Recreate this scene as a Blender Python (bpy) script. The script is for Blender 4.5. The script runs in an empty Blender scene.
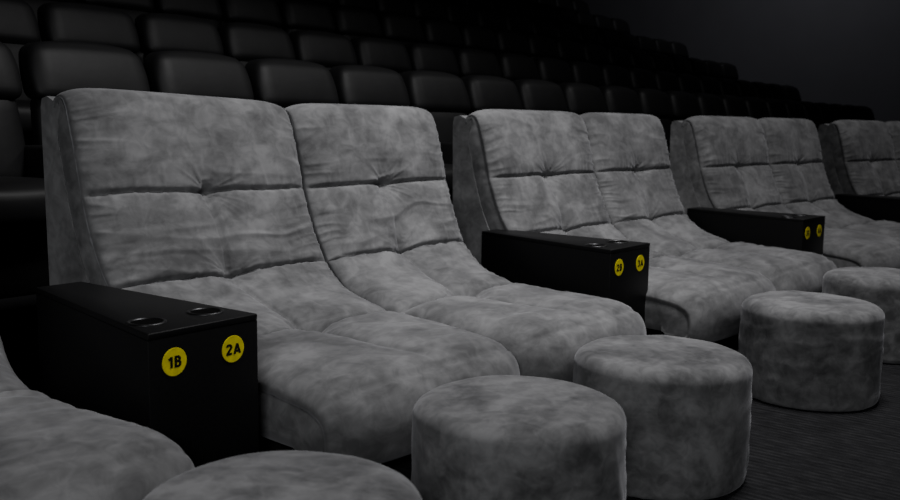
import bpy, bmesh, math, random, bisect
from mathutils import Vector, Matrix, noise
random.seed(4)
D=bpy.data
scene=bpy.context.scene
COL=scene.collection

# ---------------------------------------------------------------- materials
def new_mat(name):
    m=D.materials.new(name); m.use_nodes=True
    nt=m.node_tree; b=nt.nodes['Principled BSDF']
    return m,nt,b
def N(nt,t,**kw):
    n=nt.nodes.new(t)
    for k,v in kw.items():
        if k in n.inputs: n.inputs[k].default_value=v
        else: setattr(n,k,v)
    return n
def ramp(nt,src,stops):
    r=nt.nodes.new('ShaderNodeValToRGB')
    while len(r.color_ramp.elements)<len(stops): r.color_ramp.elements.new(.5)
    for e,(p,c) in zip(r.color_ramp.elements,stops):
        e.position=p; e.color=(c[0],c[1],c[2],1)
    nt.links.new(src,r.inputs[0]); return r

def velvet(name,dark,light,scale=3.0):
    m,nt,b=new_mat(name)
    tc=N(nt,'ShaderNodeTexCoord')
    oi=N(nt,'ShaderNodeObjectInfo')
    add=N(nt,'ShaderNodeVectorMath',operation='ADD')
    mul=N(nt,'ShaderNodeVectorMath',operation='SCALE'); mul.inputs['Scale'].default_value=17.0
    cx=N(nt,'ShaderNodeCombineXYZ')
    for i in range(3): nt.links.new(oi.outputs['Random'],cx.inputs[i])
    nt.links.new(cx.outputs[0],mul.inputs[0])
    nt.links.new(tc.outputs['Object'],add.inputs[0]); nt.links.new(mul.outputs[0],add.inputs[1])
    n1=N(nt,'ShaderNodeTexNoise',Scale=scale,Detail=3.0,Roughness=.55,Distortion=.6)
    n2=N(nt,'ShaderNodeTexNoise',Scale=scale*4.0,Detail=4.0,Roughness=.6,Distortion=.9)
    n3=N(nt,'ShaderNodeTexNoise',Scale=420.0,Detail=2.0)
    mp=N(nt,'ShaderNodeMapping'); mp.inputs['Scale'].default_value=(8,17,20); mp.inputs['Rotation'].default_value=(.7,.6,.9)
    nt.links.new(add.outputs[0],mp.inputs[0])
    n4=N(nt,'ShaderNodeTexNoise',Scale=.8,Detail=3.0,Roughness=.55,Distortion=.9); nt.links.new(mp.outputs[0],n4.inputs['Vector'])
    for n in (n1,n2,n3): nt.links.new(add.outputs[0],n.inputs['Vector'])
    a1=N(nt,'ShaderNodeMath',operation='MULTIPLY'); a1.inputs[1].default_value=.46; nt.links.new(n1.outputs[0],a1.inputs[0])
    a2=N(nt,'ShaderNodeMath',operation='MULTIPLY_ADD'); a2.inputs[1].default_value=.28; nt.links.new(n2.outputs[0],a2.inputs[0]); nt.links.new(a1.outputs[0],a2.inputs[2])
    mx=N(nt,'ShaderNodeMath',operation='MULTIPLY_ADD'); mx.inputs[1].default_value=.26; nt.links.new(n4.outputs[0],mx.inputs[0]); nt.links.new(a2.outputs[0],mx.inputs[2])
    r=ramp(nt,mx.outputs[0],[(.39,dark),(.5,[a*.55+c*.45 for a,c in zip(dark,light)]),(.61,light)])
    nt.links.new(r.outputs[0],b.inputs['Base Color'])
    b.inputs['Roughness'].default_value=.95
    b.inputs['Specular IOR Level'].default_value=.1
    b.inputs['Sheen Weight'].default_value=.22
    b.inputs['Sheen Roughness'].default_value=.45
    b.inputs['Sheen Tint'].default_value=(.8,.8,.85,1)
    bp=N(nt,'ShaderNodeBump',Strength=.2,Distance=.01)
    nt.links.new(mx.outputs[0],bp.inputs['Height'])
    bp2=N(nt,'ShaderNodeBump',Strength=.12,Distance=.001)
    nt.links.new(n3.outputs[0],bp2.inputs['Height']); nt.links.new(bp.outputs[0],bp2.inputs['Normal'])
    nt.links.new(bp2.outputs[0],b.inputs['Normal'])
    return m
M_VEL=velvet('grey_velvet',(.080,.080,.082),(.200,.200,.204),4.0)
M_VEL2=velvet('grey_velvet_pouf',(.064,.064,.066),(.208,.208,.212),6.0)

def simple(name,col,rough,spec=.5,bump=None,metal=0,var=.2):
    m,nt,b=new_mat(name)
    tc=N(nt,'ShaderNodeTexCoord')
    n=N(nt,'ShaderNodeTexNoise',Scale=(bump or (40,0))[0],Detail=4.0)
    nt.links.new(tc.outputs['Object'],n.inputs['Vector'])
    r=ramp(nt,n.outputs[0],[(.3,[c*(1-var) for c in col]),(.7,[min(1,c*(1+var)) for c in col])])
    nt.links.new(r.outputs[0],b.inputs['Base Color'])
    b.inputs['Roughness'].default_value=rough; b.inputs['Specular IOR Level'].default_value=spec
    b.inputs['Metallic'].default_value=metal
    if bump:
        bp=N(nt,'ShaderNodeBump',Strength=bump[1],Distance=.01)
        nt.links.new(n.outputs[0],bp.inputs['Height']); nt.links.new(bp.outputs[0],b.inputs['Normal'])
    return m
M_BLK=simple('black_laminate',(.004,.004,.0044),.5,.18,(90,.03))
M_BASE=simple('black_plinth',(.003,.003,.003),.8,.15)
M_LEA=simple('black_leather',(.0048,.0048,.0052),.56,.22,(5,.3))
M_PLA=simple('black_plastic',(.004,.004,.004),.6,.2)
M_RING=simple('dark_cup_ring',(.05,.05,.052),.4,.5,None,1.0)
M_HOLE=simple('cup_well',(.0015,.0015,.0015),.9,.05)
M_YEL=simple('yellow_sticker',(.66,.57,.010),.65,.2)
M_INK=simple('black_ink',(.006,.006,.004),.6,.2)
M_WALL=simple('dark_wall',(.052,.052,.057),.95,.05,(1.5,0),0,.04)
M_CEIL=simple('dark_ceiling',(.01,.01,.011),.95,.1)
M_TIER=simple('dark_tier_carpet',(.004,.004,.0045),.95,.1,(150,.4))
def carpet():
    m,nt,b=new_mat('ribbed_carpet')
    tc=N(nt,'ShaderNodeTexCoord')
    wv=N(nt,'ShaderNodeTexWave',Scale=11.0,Distortion=.6,Detail=2.0); wv.inputs['Detail Scale'].default_value=3
    nt.links.new(tc.outputs['Object'],wv.inputs['Vector'])
    mp=N(nt,'ShaderNodeMapping'); mp.inputs['Scale'].default_value=(45,12,1)
    nt.links.new(tc.outputs['Object'],mp.inputs[0])
    n=N(nt,'ShaderNodeTexNoise',Scale=1.0,Detail=4.0,Roughness=.7); nt.links.new(mp.outputs[0],n.inputs['Vector'])
    n2=N(nt,'ShaderNodeTexNoise',Scale=180.0,Detail=3.0); nt.links.new(tc.outputs['Object'],n2.inputs['Vector'])
    mm=N(nt,'ShaderNodeMath',operation='MULTIPLY_ADD'); mm.inputs[1].default_value=.35
    nt.links.new(n2.outputs[0],mm.inputs[0]); nt.links.new(n.outputs[0],mm.inputs[2])
    mw=N(nt,'ShaderNodeMath',operation='MULTIPLY_ADD'); mw.inputs[1].default_value=.16
    nt.links.new(wv.outputs['Fac'],mw.inputs[0]); nt.links.new(mm.outputs[0],mw.inputs[2])
    r=ramp(nt,mw.outputs[0],[(.55,(.012,.012,.013)),(.78,(.020,.020,.0215)),(1.0,(.034,.034,.036))])
    nt.links.new(r.outputs[0],b.inputs['Base Color']); b.inputs['Roughness'].default_value=1; b.inputs['Specular IOR Level'].default_value=.03
    bp=N(nt,'ShaderNodeBump',Strength=.3,Distance=.003); nt.links.new(mw.outputs[0],bp.inputs['Height']); nt.links.new(bp.outputs[0],b.inputs['Normal'])
    return m
M_CARP=carpet()

# ---------------------------------------------------------------- mesh helpers
def mk(name,verts,faces,mat,smooth=True):
    me=D.meshes.new(name); me.from_pydata(verts,[],faces); me.update()
    bm=bmesh.new(); bm.from_mesh(me); bmesh.ops.recalc_face_normals(bm,faces=bm.faces); bm.to_mesh(me); bm.free()
    if mat: me.materials.append(mat)
    if smooth:
        for p in me.polygons: p.use_smooth=True
    o=D.objects.new(name,me); COL.objects.link(o); return o
def box(name,mn,mx,mat,bev=0,seg=3,smooth=True,fn=None):
    bm=bmesh.new(); bmesh.ops.create_cube(bm,size=1)
    for v in bm.verts:
        v.co=Vector([(mn[i]+mx[i])/2+v.co[i]*(mx[i]-mn[i]) for i in range(3)])
    if bev: bmesh.ops.bevel(bm,geom=bm.edges[:],offset=bev,segments=seg,affect='EDGES',profile=.5)
    if fn:
        for v in bm.verts: v.co=fn(v.co.copy())
    me=D.meshes.new(name); bm.to_mesh(me); bm.free(); me.materials.append(mat)
    if smooth and bev:
        for p in me.polygons: p.use_smooth=True
    o=D.objects.new(name,me); COL.objects.link(o); return o
def soft_box(name,mn,mx,mat,puff=.02,bev=.04,n=9,fn=None):
    bm=bmesh.new(); bmesh.ops.create_cube(bm,size=2)
    bmesh.ops.subdivide_edges(bm,edges=bm.edges[:],cuts=n,use_grid_fill=True)
    c=[(mn[i]+mx[i])/2 for i in range(3)]; h=[(mx[i]-mn[i])/2 for i in range(3)]
    for v in bm.verts:
        p=[v.co[i] for i in range(3)]
        q=[p[i]*h[i] for i in range(3)]
        inner=[max(-(h[i]-bev),min(h[i]-bev,q[i])) for i in range(3)]
        d=Vector([q[i]-inner[i] for i in range(3)])
        if d.length>1e-6:
            m=max(abs(x) for x in d); d=d.normalized()*m
        r=Vector(inner)+d
        for i in range(3):
            j,k=(i+1)%3,(i+2)%3
            if abs(p[i])>.999:
                r[i]+=math.copysign(puff*(1-p[j]**2)*(1-p[k]**2),p[i])
        co=Vector([c[i]+r[i] for i in range(3)])
        v.co=fn(co) if fn else co
    me=D.meshes.new(name); bm.to_mesh(me); bm.free(); me.materials.append(mat)
    for p in me.polygons: p.use_smooth=True
    o=D.objects.new(name,me); COL.objects.link(o); return o
def empty(name,loc,rot=0):
    e=D.objects.new(name,None); e.empty_display_size=.1; e.location=loc; e.rotation_euler=(0,0,rot); COL.objects.link(e); return e
def copy_thing(root,parts,loc,rot):
    r=root.copy(); COL.objects.link(r); r.location=loc; r.rotation_euler=(0,0,rot)
    mp={root:r}
    for p in parts:
        c=p.copy(); COL.objects.link(c); c.parent=mp[p.parent]; mp[p]=c
    return r
def nz(*p): return noise.noise(Vector(p))
def ridge(*p):
    return 1-min(1,abs(noise.noise(Vector(p)))*3.6)
def cl(x): return max(0,min(1,x))
def sm(x): x=cl(x); return x*x*(3-2*x)

# ---------------------------------------------------------------- loveseat
Y0=2.5   # local origin line of the seat row
PROF=[(3.135,1.065),(3.12,1.090),(3.085,1.098),(3.055,1.075),(3.03,1.02),(3.0,.92),(2.965,.785),(2.92,.65),(2.86,.53),(2.77,.415),(2.65,.335),(2.48,.292),(2.28,.274),(2.08,.264),(1.94,.250),(1.872,.226),(1.848,.187),(1.846,.14),(1.862,.103),(1.94,.093)]
PROF=[(y-Y0,z) for y,z in PROF]
def catmull(pts,n=14):
    out=[]
    P=[pts[0]]+list(pts)+[pts[-1]]
    for i in range(1,len(P)-2):
        for j in range(n):
            t=j/n
            out.append(tuple(.5*((2*P[i][k])+(-P[i-1][k]+P[i+1][k])*t+(2*P[i-1][k]-5*P[i][k]+4*P[i+1][k]-P[i+2][k])*t*t+(-P[i-1][k]+3*P[i][k]-3*P[i+1][k]+P[i+2][k])*t**3) for k in range(2)))
    out.append(pts[-1]); return out
PC=catmull(PROF)
ARC=[0]
for a,b in zip(PC,PC[1:]): ARC.append(ARC[-1]+math.hypot(a[0]-b[0],a[1]-b[1]))
def at(s):
    s=max(0,min(ARC[-1]-1e-6,s))
    i=min(len(PC)-2,bisect.bisect_right(ARC,s)-1)
    t=(s-ARC[i])/(ARC[i+1]-ARC[i])
    p=(PC[i][0]*(1-t)+PC[i+1][0]*t,PC[i][1]*(1-t)+PC[i+1][1]*t)
    i0=max(0,i-5); i1=min(len(PC)-1,i+6)
    tx,ty=PC[i1][0]-PC[i0][0],PC[i1][1]-PC[i0][1]; L=math.hypot(tx,ty)
    return p,(ty/L,-tx/L)
def s_near(y,z):
    return min(range(len(PC)),key=lambda i:(PC[i][0]+Y0-y)**2+(PC[i][1]-z)**2)
S1=ARC[s_near(2.958,.775)]; S2=ARC[s_near(2.82,.48)]; S3=ARC[s_near(2.42,.285)]; SE=ARC[s_near(1.89,.240)]; ST=ARC[s_near(3.06,1.085)]
SEAMS=(S1,S2,S3)
p,nrm=at(S3)
NS=1 if nrm[1]>0 else -1
def tapx(x,py):
    y=py+Y0
    if x>0: return x*(1-.095*sm((3.0-y)/.55)+.080*sm((2.30-y)/.36))
    return x*(1-.085*sm((3.0-y)/.60)+.012*sm((2.3-y)/.36))
def pad(name,xc,w,s0,s1,ns,seed,mat,lift):
    nu=160; verts=[];faces=[]
    lat=[math.copysign(abs(-1+2*i/nu)**.85,-1+2*i/nu) for i in range(nu+1)]
    TS_=[1,.8,.6,.42,.26,.12,.04]
    rows=[]
    for j in range(ns+1):
        s=s0+(s1-s0)*j/ns
        (py,pz),(ny,nzz)=at(s); ny*=NS; nzz*=NS
        xl=tapx(xc-w/2,py); xr=tapx(xc+w/2,py); ww=xr-xl; xcc=(xl+xr)/2
        seatness=cl((s-S2)/.25)
        dep=.035+.10*sm((s-ST*.7)/.12)
        wq=sm((s-S2)/.35)
        iy=(py-ny*dep)*(1-wq)+max(py,1.99-Y0)*wq
        iz=(pz-nzz*dep)*(1-wq)+.118*wq
        H=.054+.026*seatness
        if s>SE-.04: H*=1-.40*sm((s-SE+.04)/.16)
        if s<ST: H*=max(.3,s/ST)
        front=sm((2.35-(py+Y0))/.45)
        ds=[abs(s-q) for q in SEAMS]; dg=min(ds)
        depth=(.84,.82,.76)[ds.index(dg)]
        row=[]
        def fin(X,Y,Z):
            Z+=lift*cl(-X/.97)*sm((Z-.5)/.5)
            return (X,Y,Z)
        fy=.050
        def P(x,off,v=1):
            return fin(xcc+x,py+ny*off-fy*front*(1-abs(v)**3.0),pz+nzz*off+.006*front*(1-v*v))
        xe=ww/2
        def S(sg,t_):
            bul=.005*math.sin(math.pi*min(1,t_*1.3))+nz(seed,s*26,t_*1.5+sg)*.0040*math.exp(-t_*2)*(1-.7*front)
            return fin(xcc+sg*(xe-.004+bul*(.5 if t_>.9 else 1)),py+(iy-py)*t_,pz+(iz-pz)*t_)
        for t_ in TS_: row.append(S(-1,t_))
        for v in lat:
            x=v*xe
            wob=nz(x*5,seed,ds.index(dg))*.006
            dgw=abs((s+wob)-SEAMS[ds.index(dg)])
            g=1-depth*(.34*math.exp(-(dgw/.036)**1.3)+.36*math.exp(-(dgw/.008)**2))
            e=max(0,1-abs(v)**(7.5-2.2*front))**.55
            e2=-.10+1.10*e
            cen=0
            if S1-.01<s<SE:
                f=min(1,(s-S1+.01)/.03)*min(1,(SE-s)/.22)
                f*=1-.25*cl(1-abs(s-(S1+S2)/2)/.14)
                xw=x+nz(s*6,seed,3)*.006
                cen=f*(.28*math.exp(-(abs(xw)/.010)**1.4)+.26*math.exp(-(x/.065)**2))
            dim=0; rad=0
            for q,sg in enumerate(SEAMS):
                r2=(x*x+(s-sg)**2); r=math.sqrt(r2)
                dim+=.50*math.exp(-r2/.018**2)+.48*math.exp(-r2/.080**2)
                if r<.35 and r>.004:
                    an=math.atan2(x,s-sg)
                    rad+=(ridge(math.cos(an)*3.2+seed,math.sin(an)*3.2+q*5,seed+r*1.6)-.35)*.011*math.exp(-r/.085)*min(1,r/.025)
            pipe=-.10*math.exp(-((s-SE)/.008)**2)
            off=H*(e2*(g-min(.85,cen*.9+dim))+pipe*e)
            de=xe-abs(x)
            wx=x+nz(x*4,s*4,seed)*.04; ws=s+nz(x*4,s*4,seed+9)*.04
            wk=(ridge(wx*15+seed,ws*2.2,seed)-.35)*.0075*math.exp(-dg/.05)
            m1=max(0,nz(x*2.6,s*2.6,seed*7)*2.2+.4)
            wk+=(ridge(wx*1.6+seed,ws*12,seed*3)-.35)*.0048*m1
            wk+=(ridge(seed*2+math.copysign(3,x)+x*2,ws*22,1)-.35)*.0115*math.exp(-de/.075)*sm((s-ST)/.08)*(1-.7*seatness)
            m2=max(0,nz(x*2.2,s*2.2,seed*2)*2+.1)
            wk+=(ridge(wx*3.5+ws*7,ws*4-wx*6,seed*5)-.35)*.0036*m2
            wk+=nz(x*3.0,s*3.0,seed*4)*.003
            fade=sm((s-ST*.8)/.06)*(1-.7*sm((s-SE-.0)/.05))
            off+=(wk+rad)*min(1,.12+e)*(.15+.85*fade)
            row.append(P(x,off,v))
        for t_ in reversed(TS_): row.append(S(1,t_))
        rows.append(len(verts)); verts+=row
    W=len(row)
    for j in range(ns):
        for i in range(W-1):
            a=rows[j]+i; faces.append((a,a+1,a+1+W,a+W))
    for j in range(ns):
        a=rows[j]; b=rows[j]+W-1; faces.append((a,a+W,b+W,b))
    faces.append(tuple(rows[0]+i for i in range(W))); faces.append(tuple(rows[-1]+i for i in range(W)))
    return mk(name,verts,faces,mat)

XL,XM,XR=0.0,1.005,1.945
def build_loveseat(sd=0,lift=0):
    root=empty('loveseat',(0,0,0))
    parts=[]
    cx=(XL+XR)/2
    for i,(a,b) in enumerate(((XL,XM),(XM,XR))):
        w=b-a-.010; xc=(a+b)/2-cx
        o=pad('backrest',xc,w,0,S2,170,3.1+i*7+sd,M_VEL,lift); parts.append(o)
        o=pad('seat_cushion',xc,w,S2,ARC[-1],240,5.7+i*9+sd,M_VEL,lift); parts.append(o)
    front=[]
    s=ST*.9
    while s<ARC[-1]:
        (py,pz),(ny,nzz)=at(s); ny*=NS; nzz*=NS
        if py+Y0<2.35: break
        o_=.03+.065*sm((s-ST)/.12)
        front.append((py-ny*o_,pz-nzz*o_)); s+=.025
    poly=[(3.215-Y0,1.06),(3.205-Y0,1.09),(3.17-Y0,1.098)]+front+[(2.35-Y0,.110),(2.8-Y0,.098),(3.20-Y0,.098)]
    verts=[];n=len(poly)
    hx=(XR-XL)/2-.006
    prof=[-hx,-hx+.01,0,hx-.01,hx]
    for x in prof:
        for y,z in poly:
            verts.append((tapx(x,y),y,z+lift*cl(-x/.97)*sm((z-.5)/.5)))
    faces=[]
    for k in range(len(prof)-1):
        for i in range(n):
            a=k*n+i;b=k*n+(i+1)%n; faces.append((a,b,b+n,a+n))
    faces.append(tuple(range(n))); faces.append(tuple((len(prof)-1)*n+i for i in range(n)))
    sh=mk('shell',verts,faces,M_VEL,False); parts.append(sh)
    base=box('plinth',(-cx+.14,2.12-Y0,0),(cx-.14,3.10-Y0,.099),M_BASE,.004,1); parts.append(base)
    for p in parts: p.parent=root
    root['label']='grey crushed velvet two-seat cinema lounger with tufted curved cushions'
    root['category']='loveseat'; root['group']='velvet loveseats in the front row'
    return root,parts
X0=1.713; PER=2.177; KAP=.0254
def rowpos(xo,y,rf=.5):
    x=X0+xo
    return x, y-KAP*xo*xo/2, -KAP*xo*rf
LS,LSP=build_loveseat(0,.032)
LS2,LSP2=build_loveseat(31,0)
cx=(XL+XR)/2
SH={-1:-.115,0:0,1:.022,2:.03,3:.03}
for k in (-1,0,1,2,3):
    x,y,r=rowpos(k*PER+cx+SH[k],Y0,.5 if k<2 else .8)
    if k==-1: r=0; y=Y0-.01
    if k==0: LS.location=(x,y,0); LS.rotation_euler=(0,0,r)
    elif k==1: LS2.location=(x,y,0); LS2.rotation_euler=(0,0,r)
    else: copy_thing(LS2,LSP2,(x,y,0),r)

# ---------------------------------------------------------------- consoles
ZC=.518
def arc(cx,cy,rx,ry,a0,a1,n=14):
    return [(cx+rx*math.cos(math.radians(a0+(a1-a0)*i/n)),cy+ry*math.sin(math.radians(a0+(a1-a0)*i/n))) for i in range(n+1)]
G={'1':(.42,[[(.06,.74),(.30,.91)],[(.30,1.0),(.30,0)]]),
 '2':(.62,[arc(.31,.70,.22,.215,165,-38)+[(.09,.085)],[(.03,.085),(.60,.085)]]),
 '3':(.60,[arc(.29,.72,.20,.195,150,-90),arc(.29,.30,.22,.215,90,-150)]),
 '4':(.64,[[(.46,1.0),(.46,0)],[(.44,.95),(.08,.33)],[(.02,.30),(.64,.30)]]),
 '5':(.60,[[(.56,.915),(.14,.915)],[(.17,.95),(.13,.50)],arc(.29,.32,.22,.235,120,-150)]),
 'A':(.72,[[(.07,0),(.36,.96)],[(.36,.96),(.65,0)],[(.18,.26),(.54,.26)]]),
 'B':(.64,[[(.12,0),(.12,1)],[(.06,.915),(.30,.915)]+arc(.32,.72,.17,.195,90,-90)+[(.1,.525)],[(.1,.525),(.33,.525)]+arc(.33,.305,.19,.22,90,-90)+[(.06,.085)]])}
def text_mesh(txt,h,th=.235):
    verts=[];faces=[]
    tot=sum(G[c][0] for c in txt)+.14*(len(txt)-1); x0=-tot/2
    lay=0
    for c in txt:
        w,ls=G[c]
        for pl in ls:
            lay+=1; base=len(verts); n=len(pl)
            for i,(x,y) in enumerate(pl):
                a=pl[max(0,i-1)]; b=pl[min(n-1,i+1)]
                tx,ty=b[0]-a[0],b[1]-a[1]; L=math.hypot(tx,ty) or 1; nx,ny=-ty/L*th/2,tx/L*th/2
                zz=.0002*(lay%4)
                verts.append(((x0+x+nx)*h*1.14,(y-.5+ny)*h,zz)); verts.append(((x0+x-nx)*h*1.14,(y-.5-ny)*h,zz))
            for i in range(n-1): faces.append((base+2*i,base+2*i+1,base+2*i+3,base+2*i+2))
        x0+=w+.14
    me=D.meshes.new('seat_number'); me.from_pydata(verts,[],faces); me.materials.append(M_INK); return me
WF,WB,DC=.355,.155,.84
def taper(co):
    t=(co.y)/DC; t=max(0,min(1,t))
    w=WF*(1-t)+WB*t
    co.x=-WF/2+ (co.x+WF/2)/WF*w + (WF-w)*.78
    return co
def console(loc,rot,t1,t2):
    root=empty('console_table',loc,rot)
    body=box('cabinet',(-WF/2,.001,0),(WF/2,DC,ZC-.0185),M_BLK,.0015,2,True,taper)
    top=box('console_top',(-WF/2,0,ZC-.018),(WF/2,DC,ZC),M_BLK,.003,2,True,taper)
    for o in (body,top): o.parent=root
    for i,(dx,t) in enumerate(((-.100,t1),(.090,t2))):
        verts=[];faces=[];n=40
        prof=[(.052,.0002),(.051,.003),(.048,.0042),(.044,.0035),(.042,.0008)]
        for r_,z in prof:
            for a in range(n): verts.append((r_*math.cos(a*2*math.pi/n),r_*math.sin(a*2*math.pi/n),z))
        for k in range(len(prof)-1):
            for a in range(n):
                b=(a+1)%n; faces.append((k*n+a,k*n+b,(k+1)*n+b,(k+1)*n+a))
        ring=mk('cup_holder',verts,faces,M_RING); ring.location=(dx+.004,.125,ZC); ring.parent=root
        verts=[(.043*math.cos(a*2*math.pi/n),.043*math.sin(a*2*math.pi/n),.0008) for a in range(n)]
        wl=mk('cup_well',verts,[tuple(range(n))],M_HOLE); wl.parent=ring
        verts=[];faces=[]; R=.0375
        for y,r_ in ((0,R),(-.001,R),(-.0016,R-.0008)):
            for a in range(n): verts.append((r_*math.cos(a*2*math.pi/n),y,r_*math.sin(a*2*math.pi/n)))
        for k in range(2):
            for a in range(n):
                b=(a+1)%n; faces.append((k*n+a,k*n+b,(k+1)*n+b,(k+1)*n+a))
        faces.append(tuple(2*n+a for a in range(n)))
        st=mk('number_sticker',verts,faces,M_YEL,False); st.location=(dx,.0008,.432); st.parent=root
        st['label']='round yellow seat number sticker reading '+t
        tm=D.objects.new('seat_number',text_mesh(t,.030)); COL.objects.link(tm)
        tm.rotation_euler=(math.pi/2,0,0); tm.location=(0,-.0019,0); tm.parent=st
    root['label']='black console box, two cup holders, yellow stickers %s and %s'%(t1,t2)
    root['category']='console table'; root['group']='black consoles between the loveseats'
CS=[0,.110,-.02,-.0]
names=[('1B','2A'),('2B','3A'),('3B','4A'),('4B','5A')]
for k in range(4):
    x,y,r=rowpos(k*PER+CS[k]-WF/2-.004,2.044)
    console((x,y,0),r,*names[k])

# ---------------------------------------------------------------- poufs
def pouf_mesh(seed):
    H=.378;n=160
    prof=[(0.0,H)]
    for i in range(1,14): prof.append((.0160*i,H-.007*(i/13)**3))
    r0=prof[-1][0]
    for i in range(1,14):
        a=i/13*math.pi/2; prof.append((r0+.0515*math.sin(a),H-.007-.042+.042*math.cos(a)))
    z1=prof[-1][1]
    z2=z1-.006;m=28
    for i in range(0,m):
        t=i/m; z=z2*(1-t)+.022*t; prof.append((.2598+.0015*math.sin(t*math.pi),z))
    for i in range(0,5):
        a=i/4*math.pi/2; prof.append((.2445+.0155*math.cos(a),.022-.019*math.sin(a)))
    prof.append((.15,.002))
    verts=[(0,0,prof[0][1])];faces=[]
    for r,z in prof[1:]:
        for a in range(n):
            th=a*2*math.pi/n; c,s=math.cos(th),math.sin(th); x,y=r*c,r*s
            d=nz(x*4,y*4,z*3+seed)*.004
            side=.15+.85*sm((z1-z)/.05)
            d+=(ridge(c*4+seed,s*4,z*4+c*2)-.35)*.0045*side*max(0,nz(c*2,s*2,seed+z*5)*2+.3)
            d+=(ridge(c*1.2,s*1.2+seed,z*12)-.35)*.0030*side
            rr=r+d*min(1,(r/.26))
            top=sm((z-(H-.03))/.02)
            verts.append((rr*c,rr*s,z+top*(nz(x*8,y*8,seed)*.004+(ridge(x*6,y*6,seed*2)-.35)*.002*max(0,nz(x*5,y*5,seed)*3))))
    m=len(prof)-1
    for a in range(n): faces.append((0,1+a,1+(a+1)%n))
    for k in range(m-1):
        for a in range(n):
            b=(a+1)%n; faces.append((1+k*n+a,1+(k+1)*n+a,1+(k+1)*n+b,1+k*n+b))
    faces.append(tuple(1+(m-1)*n+a for a in range(n)))
    return verts,faces
poufs=[(1.896,1.2775),(2.609,1.2412),(3.786,1.167),(4.755,1.1424),(1.115,1.2728)]
for i,(x,y) in enumerate(poufs):
    v,f=pouf_mesh(i*3.7+1)
    root=mk('pouf',v,f,M_VEL2); root.location=(x,y,0); root.rotation_euler=(0,0,i*1.3); root.scale=(1.025,1.025,1.02)
    root['label']='round grey crushed velvet pouf footstool on dark carpet'
    root['category']='pouf'; root['group']='round velvet poufs before the loveseats'

# ---------------------------------------------------------------- tiered theatre seats
DX=.667
def build_seat():
    root=empty('theater_seat',(0,0,0)); ps=[]
    def lean(co):
        co.y+=(co.z-.45)*.22; return co
    def leanh(co):
        t=max(0,(co.z-.80)/.28)
        co.x*=1-.08*t**3
        co.z-=.022*max(0,t-.5)*2*(abs(co.x)/.3)**3
        co.y+=(co.z-.45)*.22+.03*t*t
        return co
    o=soft_box('backrest',(-.28,-.06,.40),(.28,.08,.84),M_LEA,.022,.05,9,lean); ps.append(o)
    o=soft_box('headrest',(-.305,-.090,.80),(.305,.08,1.082),M_LEA,.010,.052,13,leanh); ps.append(o)
    o=soft_box('seat_cushion',(-.27,-.56,.28),(.27,-.03,.46),M_LEA,.02,.05,8); ps.append(o)
    for sx in (-1,1):
        o=box('armrest',(sx*.305-.025,-.50,.0),(sx*.305+.025,.08,.60),M_LEA,.018,3); ps.append(o)
    o=box('base',(-.25,-.45,0),(.25,.05,.27),M_PLA,.01,1); ps.append(o)
    for p in ps: p.parent=root
    root['label']='black leather theater armchair with padded headrest'
    root['category']='chair'; root['group']='black theater seats on the tiers'
    return root,ps
TS,TSP=build_seat()
ytop=4.30
rows=[]
tops=[1.42,1.76,2.18,2.63,3.12,3.62,4.12]
xend=[15.9,16.0,16.3,16.9,17.3,17.7,17.9]
xst =[1.21,1.30,2.25,2.8,3.4,3.9,4.6]
first=True
for k in range(7):
    yr=ytop+1.22*k; zb=tops[k]-1.09
    x=xst[k]
    while x<xend[k]:
        yy=yr-.12
        if first: TS.location=(x,yy,zb); first=False
        else: copy_thing(TS,TSP,(x,yy,zb),0)
        xl_=x
        x+=DX
    rows.append((yr,zb,xl_+.36))

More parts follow.
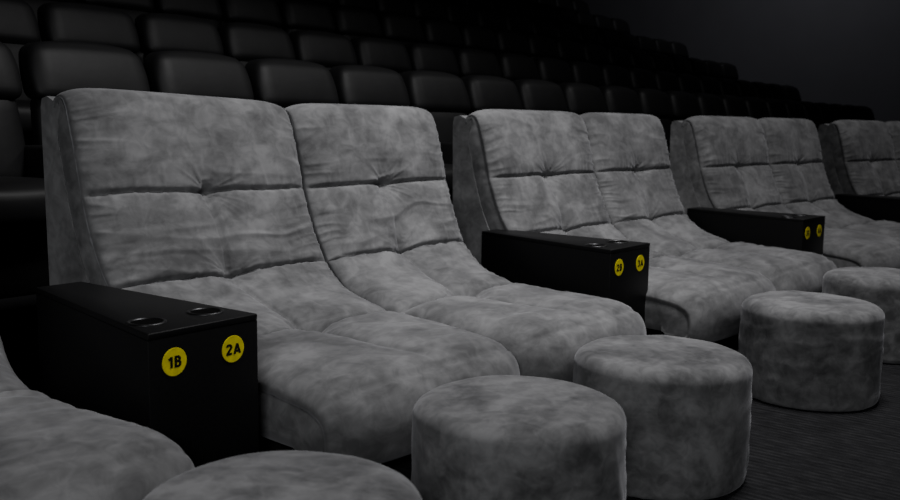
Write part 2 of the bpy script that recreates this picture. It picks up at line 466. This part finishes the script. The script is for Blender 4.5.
# ---------------------------------------------------------------- setting
def struct(o): o['kind']='structure'; return o
struct(box('floor',(-5,-6,-.1),(19.5,13.6,0),M_CARP,0,smooth=False))
for k,(yr,zb,xe_) in enumerate(rows):
    yf=yr-.86; yn=(rows[k+1][0]-.86) if k<6 else 13.6
    struct(box('floor_tier',(-5,yf,0.001),(xe_,yn,zb),M_TIER,0,smooth=False))
struct(box('wall_right',(19.5,-6,0),(19.7,13.6,7.5),M_WALL,0,smooth=False))
struct(box('wall_back',(-5,13.6,0),(19.7,13.8,7.5),M_WALL,0,smooth=False))
struct(box('wall_left',(-5.2,-6,0),(-5,13.6,7.5),M_WALL,0,smooth=False))
struct(box('wall_front',(-5,-6.2,0),(19.7,-6,7.5),M_WALL,0,smooth=False))
struct(box('ceiling',(-5.2,-6.2,7.5),(19.7,13.8,7.6),M_CEIL,0,smooth=False))

# ---------------------------------------------------------------- lights
def area(name,loc,target,size,energy,col=(1,1,1),sy=None,spread=180):
    l=D.lights.new(name,'AREA'); l.energy=energy; l.size=size; l.color=col; l.spread=math.radians(spread)
    if sy: l.shape='RECTANGLE'; l.size_y=sy
    o=D.objects.new(name,l); o.location=loc; COL.objects.link(o)
    d=Vector(target)-Vector(loc); o.rotation_euler=d.to_track_quat('-Z','Y').to_euler(); return o
area('ceiling_light',(3.6,1.2,5.0),(3.5,2.6,.5),1.0,76,(1,.99,.99),None,100)
area('ceiling_light',(8,1.2,5.4),(7.5,2.4,.4),1.4,56,(1,.99,.99),None,150)
area('left_fill',(-2.8,-1.6,3.0),(3,3.0,1.0),1.8,25,(.98,.99,1),None,75)  # unseen fill added at front left to lighten seat faces and side panels
area('wall_fill',(15.5,5,6.8),(19.5,7,4.2),2.0,66,(.95,.95,1),None,120)  # soft spot added to lift the right wall, not a modelled fixture
w=D.worlds.new('w'); scene.world=w; w.use_nodes=True
w.node_tree.nodes['Background'].inputs[0].default_value=(.02,.02,.022,1); w.node_tree.nodes['Background'].inputs[1].default_value=.3

# ---------------------------------------------------------------- camera
yaw,pi_,ro=.9000,-.1333,.0144
F=Vector((math.sin(yaw)*math.cos(pi_),math.cos(yaw)*math.cos(pi_),math.sin(pi_)))
Rt=Vector((math.cos(yaw),-math.sin(yaw),0)); U=Rt.cross(F)
R2=Rt*math.cos(ro)+U*math.sin(ro); U2=U*math.cos(ro)-Rt*math.sin(ro)
cam=D.cameras.new('camera'); cam.sensor_width=36; cam.lens=945/900*36; cam.clip_start=.05
co=D.objects.new('camera',cam); COL.objects.link(co)
m=Matrix((R2,U2,-F)).transposed().to_4x4(); m.translation=Vector((0,0,1.056)); co.matrix_world=m
cam.dof.use_dof=True; cam.dof.focus_distance=3.2; cam.dof.aperture_fstop=4.0
scene.camera=co
